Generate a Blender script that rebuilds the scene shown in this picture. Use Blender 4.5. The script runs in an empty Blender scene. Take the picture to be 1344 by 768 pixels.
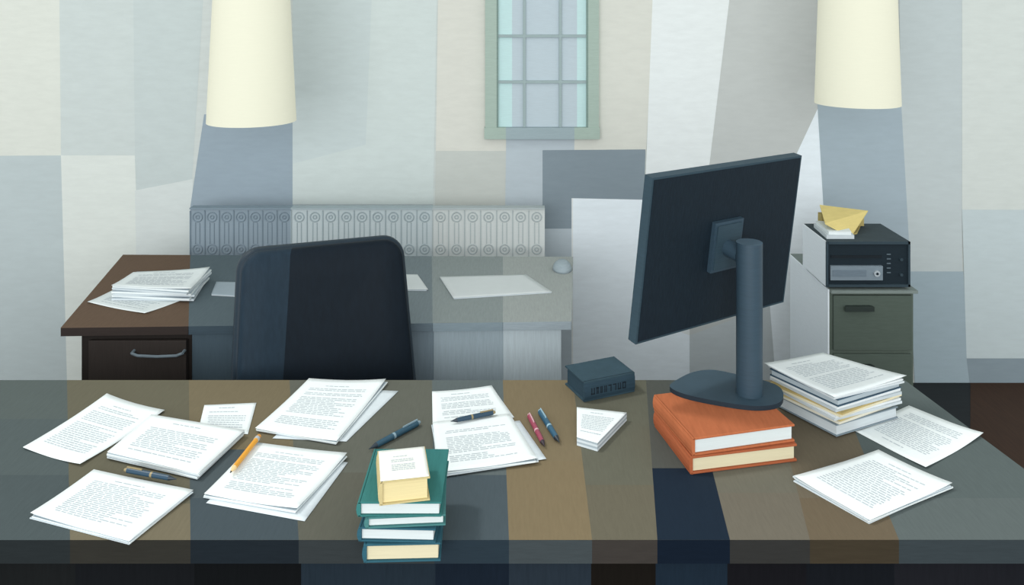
import bpy, math, random
from mathutils import Matrix, Vector
random.seed(7)
sc = bpy.context.scene
try:
    sc.view_settings.view_transform = 'Standard'
    sc.view_settings.look = 'None'
except Exception: pass

# ------------------------------------------------------------ materials
def lin(h, g=1.0):
    h = h.lstrip('#'); out = []
    for i in (0, 2, 4):
        c = int(h[i:i+2], 16) / 255
        c = c/12.92 if c <= .04045 else ((c+.055)/1.055)**2.4
        out.append(c*g)
    k = max(out)
    if k > .92: out = [c*.92/k for c in out]
    return (*out, 1)
_m = {}
def mat(hexc, rough=.75, g=1.0, var=.10, scale=(6, 6, 60), bump=.0, emit=0, spec=.25, split=None):
    key = (hexc, rough, g, var, scale, bump, emit, spec, split)
    if key in _m: return _m[key]
    m = bpy.data.materials.new('paint_'+hexc.strip('#')); m.use_nodes = True
    nt = m.node_tree; N = nt.nodes; L = nt.links
    b = N['Principled BSDF']
    b.inputs['Roughness'].default_value = rough
    b.inputs['Specular IOR Level'].default_value = spec
    c = lin(hexc, g)
    tc = N.new('ShaderNodeTexCoord'); mp = N.new('ShaderNodeMapping')
    mp.inputs['Scale'].default_value = scale
    nz = N.new('ShaderNodeTexNoise'); nz.inputs['Scale'].default_value = 4; nz.inputs['Detail'].default_value = 6
    nz.inputs['Roughness'].default_value = .65
    L.new(tc.outputs['Object'], mp.inputs['Vector']); L.new(mp.outputs['Vector'], nz.inputs['Vector'])
    mr = N.new('ShaderNodeMapRange'); mr.inputs['From Min'].default_value = .3; mr.inputs['From Max'].default_value = .7
    mr.inputs['To Min'].default_value = 1-var; mr.inputs['To Max'].default_value = 1+var
    L.new(nz.outputs['Fac'], mr.inputs['Value'])
    vm = N.new('ShaderNodeVectorMath'); vm.operation = 'SCALE'
    vm.inputs[0].default_value = c[:3]
    if split:
        axis_x, hex2 = split
        ge = N.new('ShaderNodeNewGeometry'); sp = N.new('ShaderNodeSeparateXYZ')
        gt = N.new('ShaderNodeMath'); gt.operation = 'LESS_THAN'; gt.inputs[1].default_value = axis_x
        L.new(ge.outputs['Position'], sp.inputs[0]); L.new(sp.outputs['X'], gt.inputs[0])
        mx = N.new('ShaderNodeMix'); mx.data_type = 'RGBA'
        mx.inputs['A'].default_value = c; mx.inputs['B'].default_value = lin(hex2, g)
        L.new(gt.outputs[0], mx.inputs['Factor']); L.new(mx.outputs['Result'], vm.inputs[0])
    L.new(mr.outputs[0], vm.inputs['Scale'])
    L.new(vm.outputs[0], b.inputs['Base Color'])
    if bump:
        bp = N.new('ShaderNodeBump'); bp.inputs['Strength'].default_value = bump; bp.inputs['Distance'].default_value = .002
        L.new(nz.outputs['Fac'], bp.inputs['Height']); L.new(bp.outputs[0], b.inputs['Normal'])
    if emit:
        b.inputs['Emission Color'].default_value = c; b.inputs['Emission Strength'].default_value = emit
    _m[key] = m
    return m

# ------------------------------------------------------------ mesh builder
class MB:
    def __init__(s): s.v=[]; s.f=[]; s.mi=[]; s.sm=[]; s.mats=[]; s.M=Matrix.Identity(4)
    def add(s, vs, fs, m, smooth=False):
        if m not in s.mats: s.mats.append(m)
        k = s.mats.index(m); o = len(s.v)
        s.v += [tuple(s.M @ Vector(p)) for p in vs]
        for f in fs:
            s.f.append([i+o for i in f]); s.mi.append(k); s.sm.append(smooth)
    def prism(s, pts, z0, z1, m, top=None, smooth=False):
        n = len(pts)
        a = sum(pts[i][0]*pts[(i+1)%n][1]-pts[(i+1)%n][0]*pts[i][1] for i in range(n))
        if a < 0: pts = pts[::-1]
        lo = [(p[0],p[1],z0) for p in pts]; hi = [(p[0],p[1],z1) for p in pts]
        if smooth or top:
            s.add(lo+hi, [[i,(i+1)%n,(i+1)%n+n,i+n] for i in range(n)], m, smooth)
            s.add(lo, [list(range(n))[::-1]], m); s.add(hi, [list(range(n))], top or m)
        else:
            s.add(lo+hi, [[i,(i+1)%n,(i+1)%n+n,i+n] for i in range(n)]+[list(range(n))[::-1], list(range(n,2*n))], m)
    def box(s, x0,x1,y0,y1,z0,z1, m, top=None):
        s.prism([(x0,y0),(x1,y0),(x1,y1),(x0,y1)], z0, z1, m, top)
    def cyl(s, p0, p1, r0, r1, m, n=24, caps=True, capm=None):
        p0=Vector(p0); p1=Vector(p1); d=(p1-p0).normalized()
        a = d.orthogonal().normalized(); b = d.cross(a)
        A=[]; B=[]
        for i in range(n):
            t=2*math.pi*i/n; e=a*math.cos(t)+b*math.sin(t)
            A.append(p0+e*r0); B.append(p1+e*r1)
        s.add(A+B, [[i,(i+1)%n,(i+1)%n+n,i+n] for i in range(n)], m, True)
        if caps:
            s.add(A, [list(range(n))[::-1]], capm or m); s.add(B, [list(range(n))], capm or m)
    def torus(s, c, R, r, m, n=20, k=8):   # ring lying in the XZ plane
        vs=[]; fs=[]
        for i in range(n):
            t=2*math.pi*i/n
            for j in range(k):
                q=2*math.pi*j/k; rr=R+r*math.cos(q)
                vs.append((c[0]+rr*math.cos(t), c[1]+r*math.sin(q), c[2]+rr*math.sin(t)))
        for i in range(n):
            for j in range(k):
                fs.append([i*k+j, ((i+1)%n)*k+j, ((i+1)%n)*k+(j+1)%k, i*k+(j+1)%k])
        s.add(vs, fs, m, True)
    def cushion(s, w, h, t, r, m, e=.025, bend=0, taper=0, seg=8):
        def ring(ins, y, sc_=1):
            pts=[]; W=w/2-ins; H=h/2-ins; R=max(.005,r-ins)
            for cx,cz,a0 in ((W-R,H-R,0),(-W+R,H-R,90),(-W+R,-H+R,180),(W-R,-H+R,270)):
                for i in range(seg+1):
                    a=math.radians(a0+90*i/seg)
                    x=(cx+R*math.cos(a))*sc_; z=(cz+R*math.sin(a))*sc_
                    x*=1-taper*(z/h)
                    pts.append((x, y+bend*(2*x/w)**2, z+h/2))
            return pts
        rings=[]
        K=8
        for i in (.15,.4,.7): rings.append(ring(e,-t/2,i))
        for i in range(K+1):
            q=-1+2*i/K; rings.append(ring(e*(1-math.sqrt(max(0,1-q*q))), q*t/2))
        for i in (.7,.4,.15): rings.append(ring(e,t/2,i))
        n=len(rings[0]); vs=[p for rg in rings for p in rg]; fs=[]
        for a in range(len(rings)-1):
            for i in range(n):
                fs.append([a*n+i, a*n+(i+1)%n, (a+1)*n+(i+1)%n, (a+1)*n+i])
        fs.append(list(range(n))[::-1]); o=(len(rings)-1)*n; fs.append([o+i for i in range(n)])
        s.add(vs, fs, m, True)
    def obj(s, name, bevel=0):
        xs=[p[0] for p in s.v]; ys=[p[1] for p in s.v]; zs=[p[2] for p in s.v]
        c=((min(xs)+max(xs))/2,(min(ys)+max(ys))/2,min(zs))
        me=bpy.data.meshes.new(name)
        me.from_pydata([(p[0]-c[0],p[1]-c[1],p[2]-c[2]) for p in s.v], [], s.f)
        for m in s.mats: me.materials.append(m)
        me.polygons.foreach_set('material_index', s.mi)
        me.polygons.foreach_set('use_smooth', s.sm)
        me.update()
        o=bpy.data.objects.new(name, me); o.location=c; sc.collection.objects.link(o)
        if bevel:
            b=o.modifiers.new('bevel','BEVEL'); b.width=bevel; b.segments=2; b.limit_method='ANGLE'; b.angle_limit=math.radians(50)
        return o

# ------------------------------------------------------------ room
WY = 4.05
GW = 1.10       # wall albedo gain
def light_band_xz(a, b):   # hazy light bands painted into the wall colour: 3.68 mm units from a datum on the wall
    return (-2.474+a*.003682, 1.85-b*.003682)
w = MB()
wb = mat('#bfc5c3', .95, GW, .05, (3,3,12), .1)
w.box(-3.6,3.6,WY,WY+.12,0,3.0,wb)
layer = [0]
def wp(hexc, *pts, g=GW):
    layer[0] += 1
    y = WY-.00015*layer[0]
    P=[light_band_xz(*p) for p in pts]
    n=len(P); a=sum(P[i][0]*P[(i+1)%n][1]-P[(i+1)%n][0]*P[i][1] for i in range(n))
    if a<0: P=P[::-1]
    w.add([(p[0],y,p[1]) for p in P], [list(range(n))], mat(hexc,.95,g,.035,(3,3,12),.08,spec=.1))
T=-300
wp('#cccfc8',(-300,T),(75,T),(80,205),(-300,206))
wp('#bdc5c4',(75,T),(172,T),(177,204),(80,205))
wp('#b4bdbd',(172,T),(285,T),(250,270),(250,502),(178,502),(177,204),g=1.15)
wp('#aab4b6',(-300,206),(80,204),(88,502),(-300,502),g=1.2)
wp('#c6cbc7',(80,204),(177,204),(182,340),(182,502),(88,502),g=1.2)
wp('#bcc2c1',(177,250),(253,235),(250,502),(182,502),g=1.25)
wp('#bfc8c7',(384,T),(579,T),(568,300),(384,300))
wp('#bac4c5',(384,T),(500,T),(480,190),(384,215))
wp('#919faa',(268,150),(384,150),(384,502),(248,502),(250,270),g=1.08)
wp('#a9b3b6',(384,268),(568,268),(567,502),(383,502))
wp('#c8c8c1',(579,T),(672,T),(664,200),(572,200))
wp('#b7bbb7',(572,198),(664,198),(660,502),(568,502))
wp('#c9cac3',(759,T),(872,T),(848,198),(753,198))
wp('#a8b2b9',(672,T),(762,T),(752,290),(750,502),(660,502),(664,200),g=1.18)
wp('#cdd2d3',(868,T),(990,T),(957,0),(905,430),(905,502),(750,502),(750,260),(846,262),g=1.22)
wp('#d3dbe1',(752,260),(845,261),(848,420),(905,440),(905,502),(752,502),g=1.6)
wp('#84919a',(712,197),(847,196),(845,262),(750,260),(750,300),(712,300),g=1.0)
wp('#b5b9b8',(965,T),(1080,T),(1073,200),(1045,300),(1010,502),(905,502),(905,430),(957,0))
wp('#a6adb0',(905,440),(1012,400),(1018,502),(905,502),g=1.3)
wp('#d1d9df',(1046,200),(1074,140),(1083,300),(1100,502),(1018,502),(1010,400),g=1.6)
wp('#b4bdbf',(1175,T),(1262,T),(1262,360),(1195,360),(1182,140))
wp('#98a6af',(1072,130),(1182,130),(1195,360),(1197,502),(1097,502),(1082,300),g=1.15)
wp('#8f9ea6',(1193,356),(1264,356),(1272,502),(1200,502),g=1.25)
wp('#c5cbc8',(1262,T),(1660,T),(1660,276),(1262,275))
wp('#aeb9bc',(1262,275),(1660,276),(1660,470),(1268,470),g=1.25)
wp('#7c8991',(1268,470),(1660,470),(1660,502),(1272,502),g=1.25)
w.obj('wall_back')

c = MB(); c.box(-3.6,3.6,3.05,WY+.12,3.0,3.1,mat('#d8dad8',.9,1.3)); c.obj('ceiling')

f = MB(); GF=.8
f.box(-3.6,3.6,-.6,WY+.12,-.1,0,mat('#24282b',.7,GF,.15,(2,30,2)))
f.add([(2.215,WY,.001),(.60,1.1,.001),(3.6,1.1,.001),(3.6,WY,.001)],[[0,1,2,3]],mat('#3b281c',.7,1.0,.2,(30,2,2)))
f.obj('floor')

# window
wn = MB()
fr=mat('#9cada4',.7,1.05,.06); fr2=mat('#93a3a9',.7,1.05,.06); fd=mat('#7f948e',.7,1.0)
p1=mat('#bcd8d9',.8,1.02,.04,spec=.1); p2=mat('#b3c0c8',.8,1.05,.04,spec=.1); mu=mat('#9bacae',.8,.95,.05)  # middle pane and rail tint: a translucent light band painted in
X=lambda u:-2.474+u*.003682
Z=lambda v:1.85-v*.003682
y0=WY-.006; zt=2.55
wn.box(X(638),X(672),y0-.006,y0,Z(181),zt,p1)
wn.box(X(672),X(757),y0-.006,y0,Z(181),zt,p2)
wn.box(X(757),X(785),y0-.006,y0,Z(181),zt,p1)
def wbar(u0,u1,za,zb,d,m): wn.box(X(u0),X(u1),y0-.006-d,y0-.006,za,zb,m)
wbar(637,652,Z(181),zt,.025,fr); wbar(771,785,Z(181),zt,.025,fr)
wbar(636,664,Z(181),Z(166),.028,fr); wbar(664,753,Z(181),Z(166),.028,fr2); wbar(753,786,Z(181),Z(166),.028,fr)
wbar(637,785,zt-.06,zt,.028,fr)
wbar(652,654,Z(166),zt,.018,fd); wbar(769,771,Z(166),zt,.018,fd)
for u in (688,735): wbar(u-1.8,u+1.8,Z(166),zt,.0115,mu)
for v in (107,47,-15,-75,-135): wbar(652,771,Z(v+1.8),Z(v-1.8),.012,mu)
wn.box(X(637),X(785),y0,WY,Z(181),zt,fr)
wn.obj('window_1')

# pendant lamps
def lamp(x,y,zb,rb,rt,zt_):
    l=MB(); sh=mat('#f1f1dc',.9,.52,.02,emit=.74,spec=0)
    n=48; K=8
    vs=[];fs=[]
    for k in range(K+1):
        q=k/K; r=rb+(rt-rb)*q; z=zb+(zt_-zb)*q
        for i in range(n):
            t=2*math.pi*i/n; vs.append((x+r*math.cos(t),y+r*math.sin(t),z))
    for k in range(K):
        for i in range(n): fs.append([k*n+i,k*n+(i+1)%n,(k+1)*n+(i+1)%n,(k+1)*n+i])
    l.add(vs,fs,sh,True)
    l.add([(x+rt*math.cos(2*math.pi*i/n),y+rt*math.sin(2*math.pi*i/n),zt_) for i in range(n)],[list(range(n))],sh)
    l.add([(x+rb*.99*math.cos(2*math.pi*i/n),y+rb*.99*math.sin(2*math.pi*i/n),zb+.01) for i in range(n)],[list(range(n))[::-1]],sh)
    l.cyl((x,y,zt_),(x,y,2.98),.006,.006,mat('#3a3f42'))
    l.cyl((x,y,2.97),(x,y,3.0),.05,.05,mat('#3a3f42'))
    l.obj('pendant_lamp')
lamp(-1.04,3.35,1.365,.173,.115,2.55)
lamp(1.38,3.35,1.435,.162,.125,2.55)

# ------------------------------------------------------------ rear desk
d = MB()
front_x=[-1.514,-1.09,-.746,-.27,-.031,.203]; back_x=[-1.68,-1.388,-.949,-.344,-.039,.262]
tops=['#6d5a4b','#5f6d74','#7f8b90','#959e9e','#abb1af']  # haze bands put into the colours, paler towards the right
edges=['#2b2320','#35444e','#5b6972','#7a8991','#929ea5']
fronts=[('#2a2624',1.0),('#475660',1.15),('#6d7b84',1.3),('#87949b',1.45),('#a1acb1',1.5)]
def fy(x): return 2.81+(x+1.514)/(1.717)*.057
def by(x): return 3.62-(x+1.68)/1.942*.03
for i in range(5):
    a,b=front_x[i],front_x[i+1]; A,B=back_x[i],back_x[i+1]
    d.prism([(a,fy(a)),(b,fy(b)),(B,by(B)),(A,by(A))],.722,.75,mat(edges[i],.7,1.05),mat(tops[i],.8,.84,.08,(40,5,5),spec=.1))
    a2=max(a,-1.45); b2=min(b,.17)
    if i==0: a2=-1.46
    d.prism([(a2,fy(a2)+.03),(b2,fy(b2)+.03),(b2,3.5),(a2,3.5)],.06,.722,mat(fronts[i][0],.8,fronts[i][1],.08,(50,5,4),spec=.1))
dm=mat('#2f2926',.7,1.0,.15,(50,5,4))
for z0,z1 in ((.52,.70),(.30,.50),(.10,.28)):
    d.box(-1.43,-1.10,2.829,2.848,z0,z1,dm)
    hm=mat('#6d7a82',.5,.9); zz_=z1-.035
    pts=[(-1.275,zz_),(-1.255,zz_-.008),(-1.19,zz_-.011),(-1.125,zz_-.008),(-1.105,zz_)]
    for (xa,za),(xb,zb) in zip(pts,pts[1:]): d.cyl((xa,2.810,za),(xb,2.810,zb),.005,.005,hm,10)
    for x in (-1.275,-1.105): d.cyl((x,2.810,zz_),(x,2.835,zz_+.002),.005,.005,hm,10)
for x in (-1.4,.12):
    d.box(x-.04,x+.04,2.9,3.45,0,.06,mat('#1d1d1d'))
d.obj('rear_desk',.002)

# radiator
r = MB()
segs=[(-1.458,-1.0,'#8896a1','#788792'),(-1.0,-.36,'#b8c2c5','#97a4a9'),(-.36,.1485,'#c2c7c6','#a3acae')]  # radiator fades in steps: haze bands painted into its colours
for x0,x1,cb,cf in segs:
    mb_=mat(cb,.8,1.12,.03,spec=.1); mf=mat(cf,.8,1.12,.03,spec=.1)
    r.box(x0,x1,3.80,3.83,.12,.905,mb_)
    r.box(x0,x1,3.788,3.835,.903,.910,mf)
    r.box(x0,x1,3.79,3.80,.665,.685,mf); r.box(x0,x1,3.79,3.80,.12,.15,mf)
    n=max(1,round((x1-x0)/.0695)); st=(x1-x0)/n
    for i in range(n):
        cx=x0+st*(i+.5)
        for z in (.866,.72): r.torus((cx,3.798,z),.021,.0028,mf,20,6); r.torus((cx,3.798,z),.008,.0028,mf,12,6)
        r.box(cx-.011,cx-.008,3.796,3.80,.745,.84,mf); r.box(cx+.008,cx+.011,3.796,3.80,.745,.84,mf)
        r.box(cx-st/2-.002,cx-st/2+.002,3.794,3.80,.15,.895,mf)
for x in (-1.4,.09): r.box(x-.02,x+.02,3.77,3.83,0,.12,mat('#8f9ca6',.6,1.3))
r.obj('radiator')

# ------------------------------------------------------------ main desk
D=MB(); GD=.90
YF,YN=2.42,1.7066
bx_f=[-1.9,-1.285,-.933,-.6424,-.231,-.0264,.176,.387,.5126,.7436,.9306,1.137]
bx_n=[-1.9,-.900,-.6547,-.4344,-.158,-.0062,.163,.296,.4437,.6066,.788,1.238]
def bx(i,y): t=(YF-y)/(YF-YN); return bx_f[i]+(bx_n[i]-bx_f[i])*t
top_c=['#535c5b','#625f50','#716853','#5f6159','#5c6566','#786c55','#616155','#50534f','#68665b','#696152','#566060']  # strips and patches: overlapping light bands painted into the desk colours
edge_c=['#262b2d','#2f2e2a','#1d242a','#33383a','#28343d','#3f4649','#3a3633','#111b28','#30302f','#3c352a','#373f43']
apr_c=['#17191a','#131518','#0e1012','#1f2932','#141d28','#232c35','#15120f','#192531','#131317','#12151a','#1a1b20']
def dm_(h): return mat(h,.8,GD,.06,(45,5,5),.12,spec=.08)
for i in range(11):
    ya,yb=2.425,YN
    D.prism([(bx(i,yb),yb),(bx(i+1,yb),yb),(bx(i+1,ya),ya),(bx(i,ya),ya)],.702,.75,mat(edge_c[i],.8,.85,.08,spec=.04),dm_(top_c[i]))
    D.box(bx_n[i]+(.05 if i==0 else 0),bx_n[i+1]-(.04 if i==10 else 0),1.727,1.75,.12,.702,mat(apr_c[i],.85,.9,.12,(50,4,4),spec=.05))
lay=[0]
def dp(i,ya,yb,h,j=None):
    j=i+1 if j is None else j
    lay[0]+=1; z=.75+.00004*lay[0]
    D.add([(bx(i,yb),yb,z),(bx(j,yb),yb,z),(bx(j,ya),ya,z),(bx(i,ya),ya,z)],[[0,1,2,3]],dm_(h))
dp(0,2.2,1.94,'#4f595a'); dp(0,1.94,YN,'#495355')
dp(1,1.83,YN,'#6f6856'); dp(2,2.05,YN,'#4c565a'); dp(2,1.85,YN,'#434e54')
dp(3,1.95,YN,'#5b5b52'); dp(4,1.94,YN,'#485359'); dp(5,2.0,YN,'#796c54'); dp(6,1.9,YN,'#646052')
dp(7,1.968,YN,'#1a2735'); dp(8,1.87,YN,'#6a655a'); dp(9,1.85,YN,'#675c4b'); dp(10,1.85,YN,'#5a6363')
em=mat('#1b1f22',.8,1.2)
D.box(-1.85,-1.81,1.75,2.38,0,.702,em); D.box(1.07,1.11,1.75,2.38,0,.702,em)
D.box(-1.84,-1.80,1.727,1.75,0,.12,em); D.box(1.15,1.19,1.727,1.75,0,.12,em)
D.obj('office_desk')

# ------------------------------------------------------------ chair
C=MB()
bk=mat('#101b25',.6,.8,.14,(20,20,3),.1,spec=.12,split=(-.70,'#22323f')); shl=mat('#1d2d39',.5,.9,.1,spec=.3)  # lighter left part is a light band painted into the upholstery
base=Matrix.Translation((-.580,2.625,0))@Matrix.Rotation(math.radians(19),4,'Z')
rec=Matrix.Translation((0,0,.5))@Matrix.Rotation(math.radians(-13),4,'X')
C.M=base@rec@Matrix.Translation((0,.02,0)); C.cushion(.56,.575,.06,.07,shl,.02,-.02,.10)
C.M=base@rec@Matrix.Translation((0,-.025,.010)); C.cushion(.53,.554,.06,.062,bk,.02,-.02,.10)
C.M=base@Matrix.Translation((0,-.01,.46))@Matrix.Rotation(math.radians(90),4,'X'); C.cushion(.52,.5,.09,.07,bk,.025)
C.M=base
C.box(-.04,.04,-.15,.06,.385,.42,shl); C.box(-.035,.035,.035,.065,.39,.62,shl)
C.cyl((0,-.25,.12),(0,-.25,.42),.028,.028,shl)
for k in range(5):
    a=2*math.pi*k/5+.3; ex,ey=.27*math.cos(a),-.25+.27*math.sin(a)
    C.cyl((0,-.25,.12),(ex,ey,.085),.026,.016,shl,12)
    C.cyl((ex-.018*math.sin(a),ey+.018*math.cos(a),.03),(ex+.018*math.sin(a),ey-.018*math.cos(a),.03),.03,.03,bk,16)
    C.cyl((ex,ey,.03),(ex,ey,.09),.01,.01,shl,10)
C.obj('office_chair')

# ------------------------------------------------------------ filing cabinet + radio
F=MB(); g1=mat('#5c675f',.8,1.0,.08,spec=.1); g2=mat('#525d56',.8,1.0,.08,spec=.1)
side=mat('#ced5db',.9,1.4,.03,spec=.1)  # pale light band painted onto the left sides of cabinet and radio
F.box(1.25,1.58,3.3,3.75,.0,.71,g1)
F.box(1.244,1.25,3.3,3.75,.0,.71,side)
for z0,z1 in ((.475,.69),(.245,.46),(.03,.23)):
    F.box(1.262,1.568,3.288,3.30,z0,z1,g2)
    zc=z1-.045
    F.prism([(1.30,3.270),(1.415,3.270),(1.405,3.288),(1.31,3.288)],zc-.012,zc+.008,mat('#2c3633',.5,.9))
F.box(1.25,1.59,3.28,3.76,.70,.712,mat('#77827f',.7,1.0))
F.obj('filing_cabinet',.001)
R=MB(); rk=mat('#1f2b33',.6,.9,.1,spec=.12); rl=mat('#37464f',.6,.9,spec=.12); rp=mat('#7f8e99',.5,.85)
R.box(1.241,1.565,3.30,3.56,.722,.90,rk,mat('#4c585e',.8,.75,spec=.1))
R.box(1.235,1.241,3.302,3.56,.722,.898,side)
R.box(1.241,1.565,3.292,3.30,.89,.90,rl); R.box(1.241,1.565,3.292,3.30,.722,.732,rl)
R.box(1.235,1.243,3.292,3.30,.722,.90,rl); R.box(1.557,1.565,3.292,3.30,.722,.90,rl)
R.box(1.25,1.455,3.288,3.30,.750,.806,rp); R.box(1.258,1.39,3.286,3.288,.765,.79,mat('#6d7c88',.5,.9))
R.cyl((1.43,3.280,.778),(1.43,3.29,.778),.012,.012,mat('#aeb8bf',.5,.9)); R.cyl((1.43,3.278,.778),(1.43,3.281,.778),.005,.005,rk)
R.box(1.255,1.455,3.297,3.30,.835,.845,mat('#121b22'))
for k in range(5): R.box(1.475,1.490,3.297,3.30,.775+k*.018,.779+k*.018,mat('#5f6e78',.6,.9))
R.cyl((1.53,3.29,.83),(1.53,3.30,.83),.006,.006,rl); R.cyl((1.53,3.29,.77),(1.53,3.30,.77),.006,.006,rl)
for x in (1.26,1.54):
    for y in (3.33,3.53): R.cyl((x,y,.712),(x,y,.722),.012,.012,rk,12)
R.obj('radio_receiver')

# ------------------------------------------------------------ paper
GP=.96
pw=mat('#e2e9ea',.9,GP,.02,(10,10,10),spec=.05); pw2=mat('#cbd4d9',.9,GP,.03,(10,10,10),spec=.05); pt=mat('#b3bdc4',.95,.95,.1,spec=.05)
pg=mat('#9fabb3',.9,1,.05)
def bil(cn,s,t):
    TL,TR,BR,BL=cn
    return tuple((TL[k]*(1-s)+TR[k]*s)*(1-t)+(BL[k]*(1-s)+BR[k]*s)*t for k in (0,1))
def grow(cn,ang,k=1.0,dx=0,dy=0):
    cx=sum(p[0] for p in cn)/4; cy=sum(p[1] for p in cn)/4; ca,sa=math.cos(ang),math.sin(ang)
    return [(cx+dx+((p[0]-cx)*ca-(p[1]-cy)*sa)*k, cy+dy+((p[0]-cx)*sa+(p[1]-cy)*ca)*k) for p in cn]
def topsheet(mb,cn,z,lift=(0,0,0,0),text=True,m=None,rows=26,margin=.13,fold=0):
    def zf(s,t):
        a=lambda ds,dt: max(0,1-math.hypot(ds,dt)/.55)**2
        return z+lift[0]*a(s,t)+lift[1]*a(1-s,t)+lift[2]*a(1-s,1-t)+lift[3]*a(s,1-t)+fold*max(0,1-abs(s-.5)/.5)
    n=14; vs=[]; fs=[]
    for j in range(n+1):
        for i in range(n+1):
            p=bil(cn,i/n,j/n); vs.append((p[0],p[1],zf(i/n,j/n)))
    o=len(vs); vs+= [(p[0],p[1],p[2]-.0007) for p in vs]
    for j in range(n):
        for i in range(n):
            q=[j*(n+1)+i,(j+1)*(n+1)+i,(j+1)*(n+1)+i+1,j*(n+1)+i+1]
            fs.append(q); fs.append([k+o for k in q[::-1]])
    bd=[(i) for i in range(n+1)]+[j*(n+1)+n for j in range(1,n+1)]+[n*(n+1)+i for i in range(n-1,-1,-1)]+[j*(n+1) for j in range(n-1,0,-1)]
    for a,b in zip(bd,bd[1:]+bd[:1]): fs.append([a,b,b+o,a+o])
    mb.add(vs,fs,m or pw,True)
    if text:
        vs=[];fs=[]
        def seg(s0,s1,t0,t1):
            k=len(vs)
            for s,t in ((s0,t0),(s0,t1),(s1,t1),(s1,t0)):
                p=bil(cn,s,t); vs.append((p[0],p[1],zf(s,t)+.0005))
            fs.append([k,k+1,k+2,k+3])
        dt=(1-2*margin)/rows
        for rI in range(rows):
            t=margin+rI*dt
            if rI in (1,) or random.random()<.08: continue
            s=margin+(.02 if random.random()<.2 else 0)
            end=1-margin-(random.random()*.35 if random.random()<.25 else random.random()*.03)
            if rI==0: s=.3; end=.6
            while s<end-.02:
                L=min(random.uniform(.03,.1),end-s)
                seg(s,s+L,t,t+dt*.34); s+=L+.014
        mb.add(vs,fs,pt)
def stack(name,cn,z0,thick,layers,lift=(0,0,0,0),text=True,jit=.03,under=(),rows=26,fold=0,mt=None):
    p=MB(); h=thick/max(1,layers); z=z0
    for u_ in under: topsheet(p,u_,z+.001,(0,0,0,0),False,pw2); z+=.0015
    for i in range(layers):
        q=grow(cn,random.uniform(-jit,jit),random.uniform(.985,1.0),random.uniform(-.003,.003),random.uniform(-.003,.003))
        p.prism(q,z,z+h*.80,pw if i%2 else pw2); 
        if h>.001: p.prism(grow(q,0,.985),z+h*.8,z+h,pg)
        z+=h
    topsheet(p,cn,z+.001,lift,text,mt,rows,fold=fold)
    return p.obj(name), z+.001
ZD=.7508
stack('paper_sheet',[(-1.125,2.327),(-.927,2.237),(-1.0175,1.974),(-1.197,2.051)],ZD,.001,0,(.006,.004,.006,.004))
stack('paper_sheet',[(-.834,2.272),(-.697,2.285),(-.668,2.12),(-.80,2.135)],ZD,.001,0,rows=10)
stack('paper_stack',[(-.942,2.19),(-.672,2.11),(-.718,1.915),(-.970,2.008)],ZD+.0025,.013,4,(0,0,0,0),rows=18)
stack('paper_stack',[(-.583,2.408),(-.361,2.40),(-.4325,2.068),(-.6527,2.13)],ZD,.006,2,(.004,.006,.003,.003),under=[[(-.52,2.37),(-.319,2.354),(-.412,2.085),(-.6,2.10)]])
stack('paper_stack',[(-.6358,2.068),(-.396,2.012),(-.4596,1.793),(-.6785,1.847)],ZD,.006,2,(0,.004,.004,.003),under=[[(-.61,2.05),(-.39,1.99),(-.437,1.766),(-.668,1.83)]])
stack('paper_stack',[(-.9705,1.945),(-.7096,1.867),(-.772,1.69),(-1.0224,1.779)],ZD,.007,3,(.002,.0,.0,.003),rows=22)
stack('paper_sheet',[(-.2238,2.345),(-.058,2.382),(.006,2.205),(-.205,2.165)],ZD,.0,0,(.003,.003,0,0),rows=16)
stack('paper_stack',[(-.205,2.16),(-.006,2.205),(.061,1.984),(-.168,1.927)],ZD+.0018,.007,2,(.0,.0,.004,.003),under=[[(-.18,2.13),(.02,2.185),(.082,2.003),(-.12,1.945)]],rows=22)
stack('paper_stack',[(.8848,2.023),(.9888,1.882),(.749,1.754),(.643,1.912)],ZD,.010,3,(.003,.004,0,.003),rows=22)
stack('paper_sheet',[(.872,2.14),(.9696,1.964),(1.188,2.112),(1.075,2.27)],ZD,.0,0,(.0,.004,.008,.0),rows=20)
# rear desk papers
stack('paper_sheet',[(-.286,3.315),(.0547,3.343),(.151,3.143),(-.2155,3.079)],ZD,.004,1,text=False,mt=mat('#d3d9da',.9,.92,.02,spec=.05))
stack('paper_sheet',[(-.447,3.343),(-.377,3.343),(-.3168,3.168),(-.4176,3.168)],ZD,.004,1,text=False,mt=mat('#d3d9da',.9,.92,.02,spec=.05))
stack('paper_sheet',[(-1.505,3.2),(-1.198,3.087),(-1.284,2.93),(-1.54,3.04)],ZD,.0,0,(0,0,.004,.004),rows=14)
stack('paper_stack',[(-1.462,3.235),(-1.182,3.28),(-1.166,3.04),(-1.47,3.075)],ZD+.0018,.046,6,(0,.006,.004,.004),jit=.09,rows=14)
stack('paper_sheet',[(-1.15,3.26),(-1.0,3.25),(-1.0,3.10),(-1.12,3.12)],ZD,.003,1,text=False,mt=mat('#9fadb7',.9,.9,.03))

n_=MB()
q=[(.1716,2.22),(.300,2.19),(.208,2.04),(.160,2.068)]
for k in range(4): n_.prism(grow(q,0,1-.004*(k%2)),ZD+k*.005,ZD+k*.005+.005,pw2 if k%2==0 else pg)
topsheet(n_,q,ZD+.0208,(0,0,0,0),True,pw,14)
n_.obj('notepad')

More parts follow.
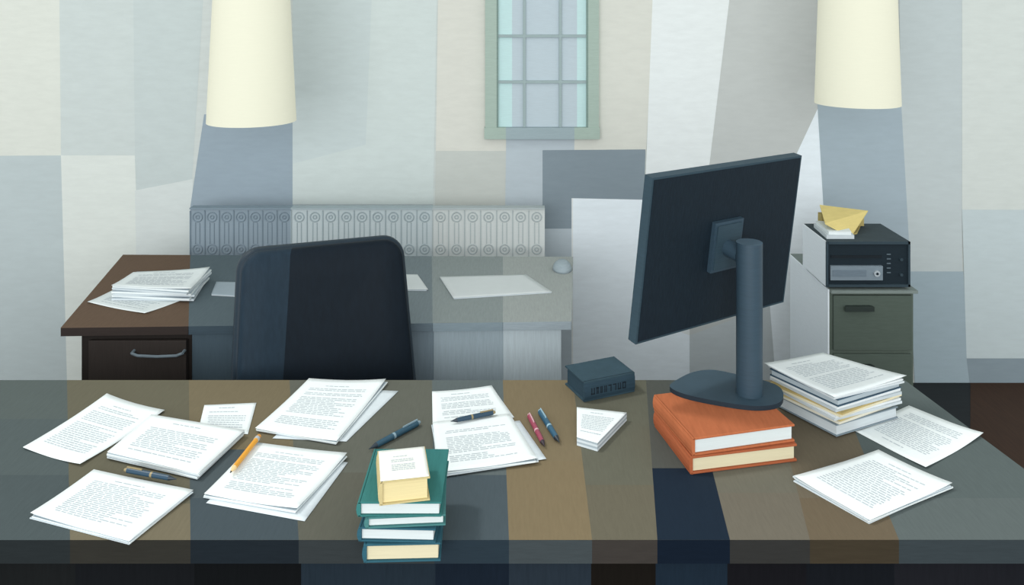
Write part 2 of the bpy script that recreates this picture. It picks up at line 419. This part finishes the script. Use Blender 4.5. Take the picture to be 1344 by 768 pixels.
# ------------------------------------------------------------ books
pgw=mat('#c6cecf',.9,1.0,.08,(3,3,300)); pgc=mat('#cbc2a4',.9,1.0,.08,(3,3,300))
def book(mb,cx,cy,w_,d_,rot,z0,h,cover,pages,ct=.0035,spinem=None):
    old=mb.M; mb.M=Matrix.Translation((cx,cy,0))@Matrix.Rotation(math.radians(rot),4,'Z')
    mb.box(-w_/2,w_/2,-d_/2,d_/2,z0,z0+ct,cover)
    mb.box(-w_/2,w_/2,-d_/2,d_/2,z0+h-ct,z0+h,cover)
    K=6; sp=[]
    for i in range(K+1):
        a=math.pi*i/K; sp.append((-w_/2+.004-.007*math.sin(a), z0+h/2-(h/2)*math.cos(a)))
    sp+= [(-w_/2+.006,z0+h),( -w_/2+.006,z0)]
    n=len(sp); vs=[(x,-d_/2,z) for x,z in sp]+[(x,d_/2,z) for x,z in sp]
    mb.add(vs,[[i,i+n,(i+1)%n+n,(i+1)%n] for i in range(n)],spinem or cover,False)
    mb.add(vs,[list(range(n)),list(range(n,2*n))[::-1]],spinem or cover)
    mb.box(-w_/2+.005,w_/2-.005,-d_/2+.005,d_/2-.005,z0+ct,z0+h-ct,pages)
    mb.M=old
ZB=.7508
org=mat('#b56a47',.85,.84,.10,(30,4,4),spec=.08); org2=mat('#a65d3e',.85,.85,.10,spec=.08)
B=MB(); book(B,.523,2.078,.272,.224,12,ZB,.041,org2,pgc,.005)
B.obj('hardcover_book',.0012)
B=MB(); book(B,.521,2.082,.266,.222,14,.7923,.0417,org,pgw,.005)
B.obj('hardcover_book',.0012)

B=MB(); tl=mat('#3b7775',.85,.85,.10,(30,4,4),spec=.08); nv=mat('#325e6d',.8,.85,.1,spec=.1); gg=mat('#4c7f7f',.85,.85,.1,spec=.08)
book(B,-.218,1.733,.150,.19,2,ZB,.036,nv,pgc); B.obj('hardcover_book',.001)
B=MB(); book(B,-.222,1.736,.152,.19,-2,.7873,.028,nv,pgw); B.obj('hardcover_book',.001)
B=MB(); book(B,-.215,1.738,.156,.19,4,.8158,.022,gg,pgw); B.obj('hardcover_book',.001)
B=MB(); book(B,-.220,1.737,.164,.195,0,.8383,.029,tl,pgw); B.obj('hardcover_book',.001)
B=MB(); yc=mat('#cbbb8a',.85,.85,.06,spec=.08); book(B,-.220,1.692,.098,.114,11,.8677,.046,yc,mat('#d3c495',.8,1.0,.08,(3,3,300)),.003)
B.M=Matrix.Translation((-.220,1.692,0))@Matrix.Rotation(math.radians(11),4,'Z')
topsheet(B,[(-.047,.0555),(.0475,.0555),(.0475,-.0555),(-.047,-.0555)],.9148,text=True,m=mat('#e1e4de',.9,.95,.02,spec=.05),rows=9,margin=.25)
B.obj('paperback_book')

B=MB(); nb=mat('#3c515c',.85,.8,.1,spec=.08); nbs=mat('#2f424e',.8,.95,.1,spec=.1)
book(B,.248,2.374,.115,.16,113,ZB,.054,nb,nbs,.004,nbs)
B.M=Matrix.Translation((.248,2.374,0))@Matrix.Rotation(math.radians(113),4,'Z')
gx=-.115/2-.0034
ys=-.05
tm=mat('#16222b',.8)
while ys<.05:
    wd=random.uniform(.007,.011)
    B.box(gx,gx+.003,ys,ys+.003,.768,.786,tm)
    if random.random()<.6: B.box(gx,gx+.003,ys,ys+wd,.783,.786,tm)
    if random.random()<.6: B.box(gx,gx+.003,ys+wd-.003,ys+wd,.768,.786,tm)
    if random.random()<.4: B.box(gx,gx+.003,ys,ys+wd,.768,.771,tm)
    ys+=wd+.005
B.obj('hardcover_book')

# pile at right of monitor
P=MB(); q0=[(.700,2.275),(.872,2.345),(1.020,2.195),(.812,2.095)]
z=.7545
lays=[(.030,'#7d8b94','#c6ced2',0,.95),(.012,'#c9b884','#e0dccb',.05,.93),(.012,'#dfe4e6','#c4ccd0',-.04,1.0),(.010,'#b9a56e','#dcd3b4',.06,1.02),(.014,'#dfe4e6','#b8c1c6',-.02,1.0),(.019,'#3b5365','#aab6bd',.02,1.0),(.008,'#dfe4e6','#c9d0d4',-.05,1.03)]
for h,cv,pg_,a,k in lays:
    q=grow(q0,a,k)
    if h>=.018:
        P.prism(q,z,z+.003,mat(cv,.8,.9)); P.prism(grow(q,0,.97),z+.003,z+h-.003,mat(pg_,.8,.9,.1,(3,3,300))); P.prism(q,z+h-.003,z+h,mat(cv,.8,.9))
    else:
        P.prism(q,z,z+h*.55,mat(pg_,.8,.9)); P.prism(grow(q,.03,.99),z+h*.55,z+h,mat(cv,.8,.85))
    z+=h
topsheet(P,[(.6855,2.278),(.872,2.352),(1.036,2.2),(.802,2.086)],z+.001,(.003,.0,.004,.002),True,rows=20)
P.obj('document_pile')

# yellow folder and papers on radio
E=MB()
E.prism([(1.25,3.33),(1.36,3.33),(1.385,3.5),(1.26,3.5)],.9005,.915,pw2); E.prism([(1.262,3.34),(1.35,3.335),(1.38,3.48),(1.27,3.5)],.915,.928,pw)
yl=mat('#d8c684',.85,1.0,.05,spec=.08)
vv=[(1.352,3.345,.905),(1.255,3.36,.955),(1.3,3.54,.985),(1.495,3.52,.965)]
E.add(vv+[(a,b,c_-.004) for a,b,c_ in vv],[[3,2,1,0],[4,5,6,7]]+[[i,(i+1)%4,(i+1)%4+4,i+4] for i in range(4)],yl)
E.prism([(1.34,3.36),(1.40,3.40),(1.47,3.53),(1.33,3.53)],.9005,.906,mat('#b9a96f',.85,.9,.05,spec=.08))
E.prism([(1.29,3.50),(1.47,3.50),(1.47,3.535),(1.29,3.535)],.906,.955,mat('#b9a96f',.85,.9,.05,spec=.08))
E.obj('yellow_folder')

# computer mouse on rear desk
Mo=MB(); vs=[];fs=[];n=20;K=6
for k in range(K+1):
    a=math.pi/2*k/K
    for i in range(n):
        t=2*math.pi*i/n; vs.append((.205+.036*math.cos(a)*math.cos(t)*1.1, 3.42+.058*math.cos(a)*math.sin(t), .7505+.04*math.sin(a)))
for k in range(K):
    for i in range(n): fs.append([k*n+i,k*n+(i+1)%n,(k+1)*n+(i+1)%n,(k+1)*n+i])
fs.append(list(range(n))[::-1])
Mo.add(vs,fs,mat('#9aa7ae',.8,.95,spec=.1),True); Mo.obj('computer_mouse')

# ------------------------------------------------------------ monitor
Mn=MB()
mbk=mat('#17242e',.6,.8,.22,(60,60,5),.25,spec=.15); med=mat('#31444f',.6,.9,.1,spec=.2); mst=mat('#334755',.5,.85,.08,spec=.3); mtp=mat('#4f6371',.5,.9,.08)
Mn.M=Matrix.Translation((.551,2.222,1.205))@Matrix.Rotation(math.radians(32.3),4,'Z')@Matrix.Rotation(math.radians(8.4),4,'X')
W2,H2=.275,.216
Mn.box(-W2,W2,-.012,.016,-H2,H2,med)
Mn.box(-W2+.006,W2-.006,-.0135,-.012,-H2+.006,H2-.006,mbk)
Mn.box(-W2+.012,W2-.012,.016,.0165,-H2+.014,H2-.012,mat('#0c1216',.2,1,.02))
Mn.box(-.052,.052,-.026,-.0135,-.064,.072,mst); Mn.box(-.044,.044,-.030,-.026,-.056,.064,med)
Mn.cyl((0,-.03,0),(0,-.075,0),.022,.022,mst)
Mn.M=Matrix.Identity(4)
px,py=.606,2.140
Mn.cyl((px,py,.846),(px,py,1.232),.033,.033,mst,40,True,mtp)
ctrl=[(.41,2.178),(.44,2.135),(.52,2.095),(.60,2.072),(.66,2.085),(.69,2.13),(.692,2.18),(.655,2.22),(.60,2.25),(.545,2.275),(.49,2.262),(.44,2.22)]
out=[]; n=len(ctrl)
for i in range(n):
    p0,p1_,p2_,p3=[Vector(ctrl[(i+k-1)%n]) for k in range(4)]
    for j in range(5):
        t=j/5
        out.append(tuple(.5*((2*p1_)+(-p0+p2_)*t+(2*p0-5*p1_+4*p2_-p3)*t*t+(-p0+3*p1_-3*p2_+p3)*t**3)))
Mn.prism(out,.8345,.846,mat('#1d2b36',.6,.9),mat('#3f5462',.6,.72,.08,spec=.15),True)
Mn.obj('computer_monitor')

# ------------------------------------------------------------ pens
def pen(name,a,b,z,body,accent,tip,r=.0055,pencil=False):
    p=MB(); A=Vector((a[0],a[1],z+r)); Bv=Vector((b[0],b[1],z+r)); d_=Bv-A
    P_=lambda t:A+d_*t
    bm=mat(body,.4,1,.05,spec=.5); am=mat(accent,.4,1,.05,spec=.5); tm_=mat(tip,.4,1,.05,spec=.5)
    if pencil:
        p.cyl(P_(0),P_(.03),.0008,.002,mat('#2a2a2a'),8); p.cyl(P_(.03),P_(.13),.002,r,mat('#dcc08e'),8)
        p.cyl(P_(.13),P_(.88),r,r,bm,6); p.cyl(P_(.88),P_(.94),r*1.05,r*1.05,mat('#a9b0b4',.3),14); p.cyl(P_(.94),P_(1),r*.95,r*.85,am,14)
    else:
        p.cyl(P_(0),P_(.04),.0008,.0018,tm_,12); p.cyl(P_(.04),P_(.14),.0018,r*.9,tm_,16)
        p.cyl(P_(.14),P_(.45),r*.9,r,bm,16); p.cyl(P_(.45),P_(.49),r*1.0,r*1.0,am,16)
        p.cyl(P_(.49),P_(.94),r,r,bm,16); p.cyl(P_(.94),P_(1),r*.9,r*.5,am,16)
        s=Vector((-d_.y,d_.x,0)).normalized()*.0012; u=Vector((0,0,r*1.45)); u2=Vector((0,0,r*.9))
        c0,c1=P_(.66),P_(.95); vs=[c0-s+u2,c0+s+u2,c1+s+u2,c1-s+u2,c0-s+u,c0+s+u,c1+s+u,c1-s+u]
        p.add([tuple(x) for x in vs],[[3,2,1,0],[4,5,6,7],[0,1,5,4],[1,2,6,5],[2,3,7,6],[3,0,4,7]],am)
    p.obj(name)
pen('ballpoint_pen',(-.348,2.037),(-.2385,2.168),ZD,'#23495c','#7f97a3','#1b2a36',.0075)
pen('ballpoint_pen',(-.157,2.147),(-.044,2.196),ZD+.0135,'#1f3c50','#8c7d5a','#1b2a36',.006)
pen('ballpoint_pen',(-.758,1.893),(-.893,1.932),ZD+.0105,'#1f3c50','#8c7d5a','#1b2a36',.006)
pen('ballpoint_pen',(.080,2.051),(.044,2.208),ZD,'#8e3a50','#caa0a8','#2a1c26',.0065)
pen('ballpoint_pen',(.1166,2.068),(.073,2.228),ZD,'#235068','#8fb0bf','#14222e',.0075)
pen('pencil',(-.644,1.915),(-.626,2.075),ZD+.0125,'#dc9a2c','#c98a3a','#2a2a2a',.0065,True)

# ------------------------------------------------------------ light
wd=bpy.data.worlds.new('sky'); sc.world=wd; wd.use_nodes=True
bg=wd.node_tree.nodes['Background']; bg.inputs[0].default_value=(.965,1,.985,1); bg.inputs[1].default_value=1.03
sl=bpy.data.lights.new('sun','SUN'); sl.energy=1.3; sl.angle=math.radians(8); sl.color=(1,.985,.95)
so=bpy.data.objects.new('sun',sl); sc.collection.objects.link(so); so.location=(-2,2.5,5)
so.rotation_euler=Vector((.62,-.16,-1)).to_track_quat('-Z','Y').to_euler()
al=bpy.data.lights.new('wall_fill_light','AREA'); al.shape='RECTANGLE'; al.size=5; al.size_y=2.5; al.energy=225; al.color=(.975,.995,1)  # unseen fill added behind the camera to brighten the back wall
ao=bpy.data.objects.new('wall_fill_light',al); sc.collection.objects.link(ao); ao.location=(-.6,-2.8,2.2)
ao.rotation_euler=Vector((.1,1,-.18)).to_track_quat('-Z','Z').to_euler()

cam=bpy.data.cameras.new('camera'); co=bpy.data.objects.new('camera',cam); sc.collection.objects.link(co)
co.location=(0,0,1.85); co.rotation_euler=(math.pi/2,0,0)
cam.sensor_width=36; cam.lens=36*1100/1344; cam.shift_y=-384/1344; cam.clip_start=.05
sc.camera=co
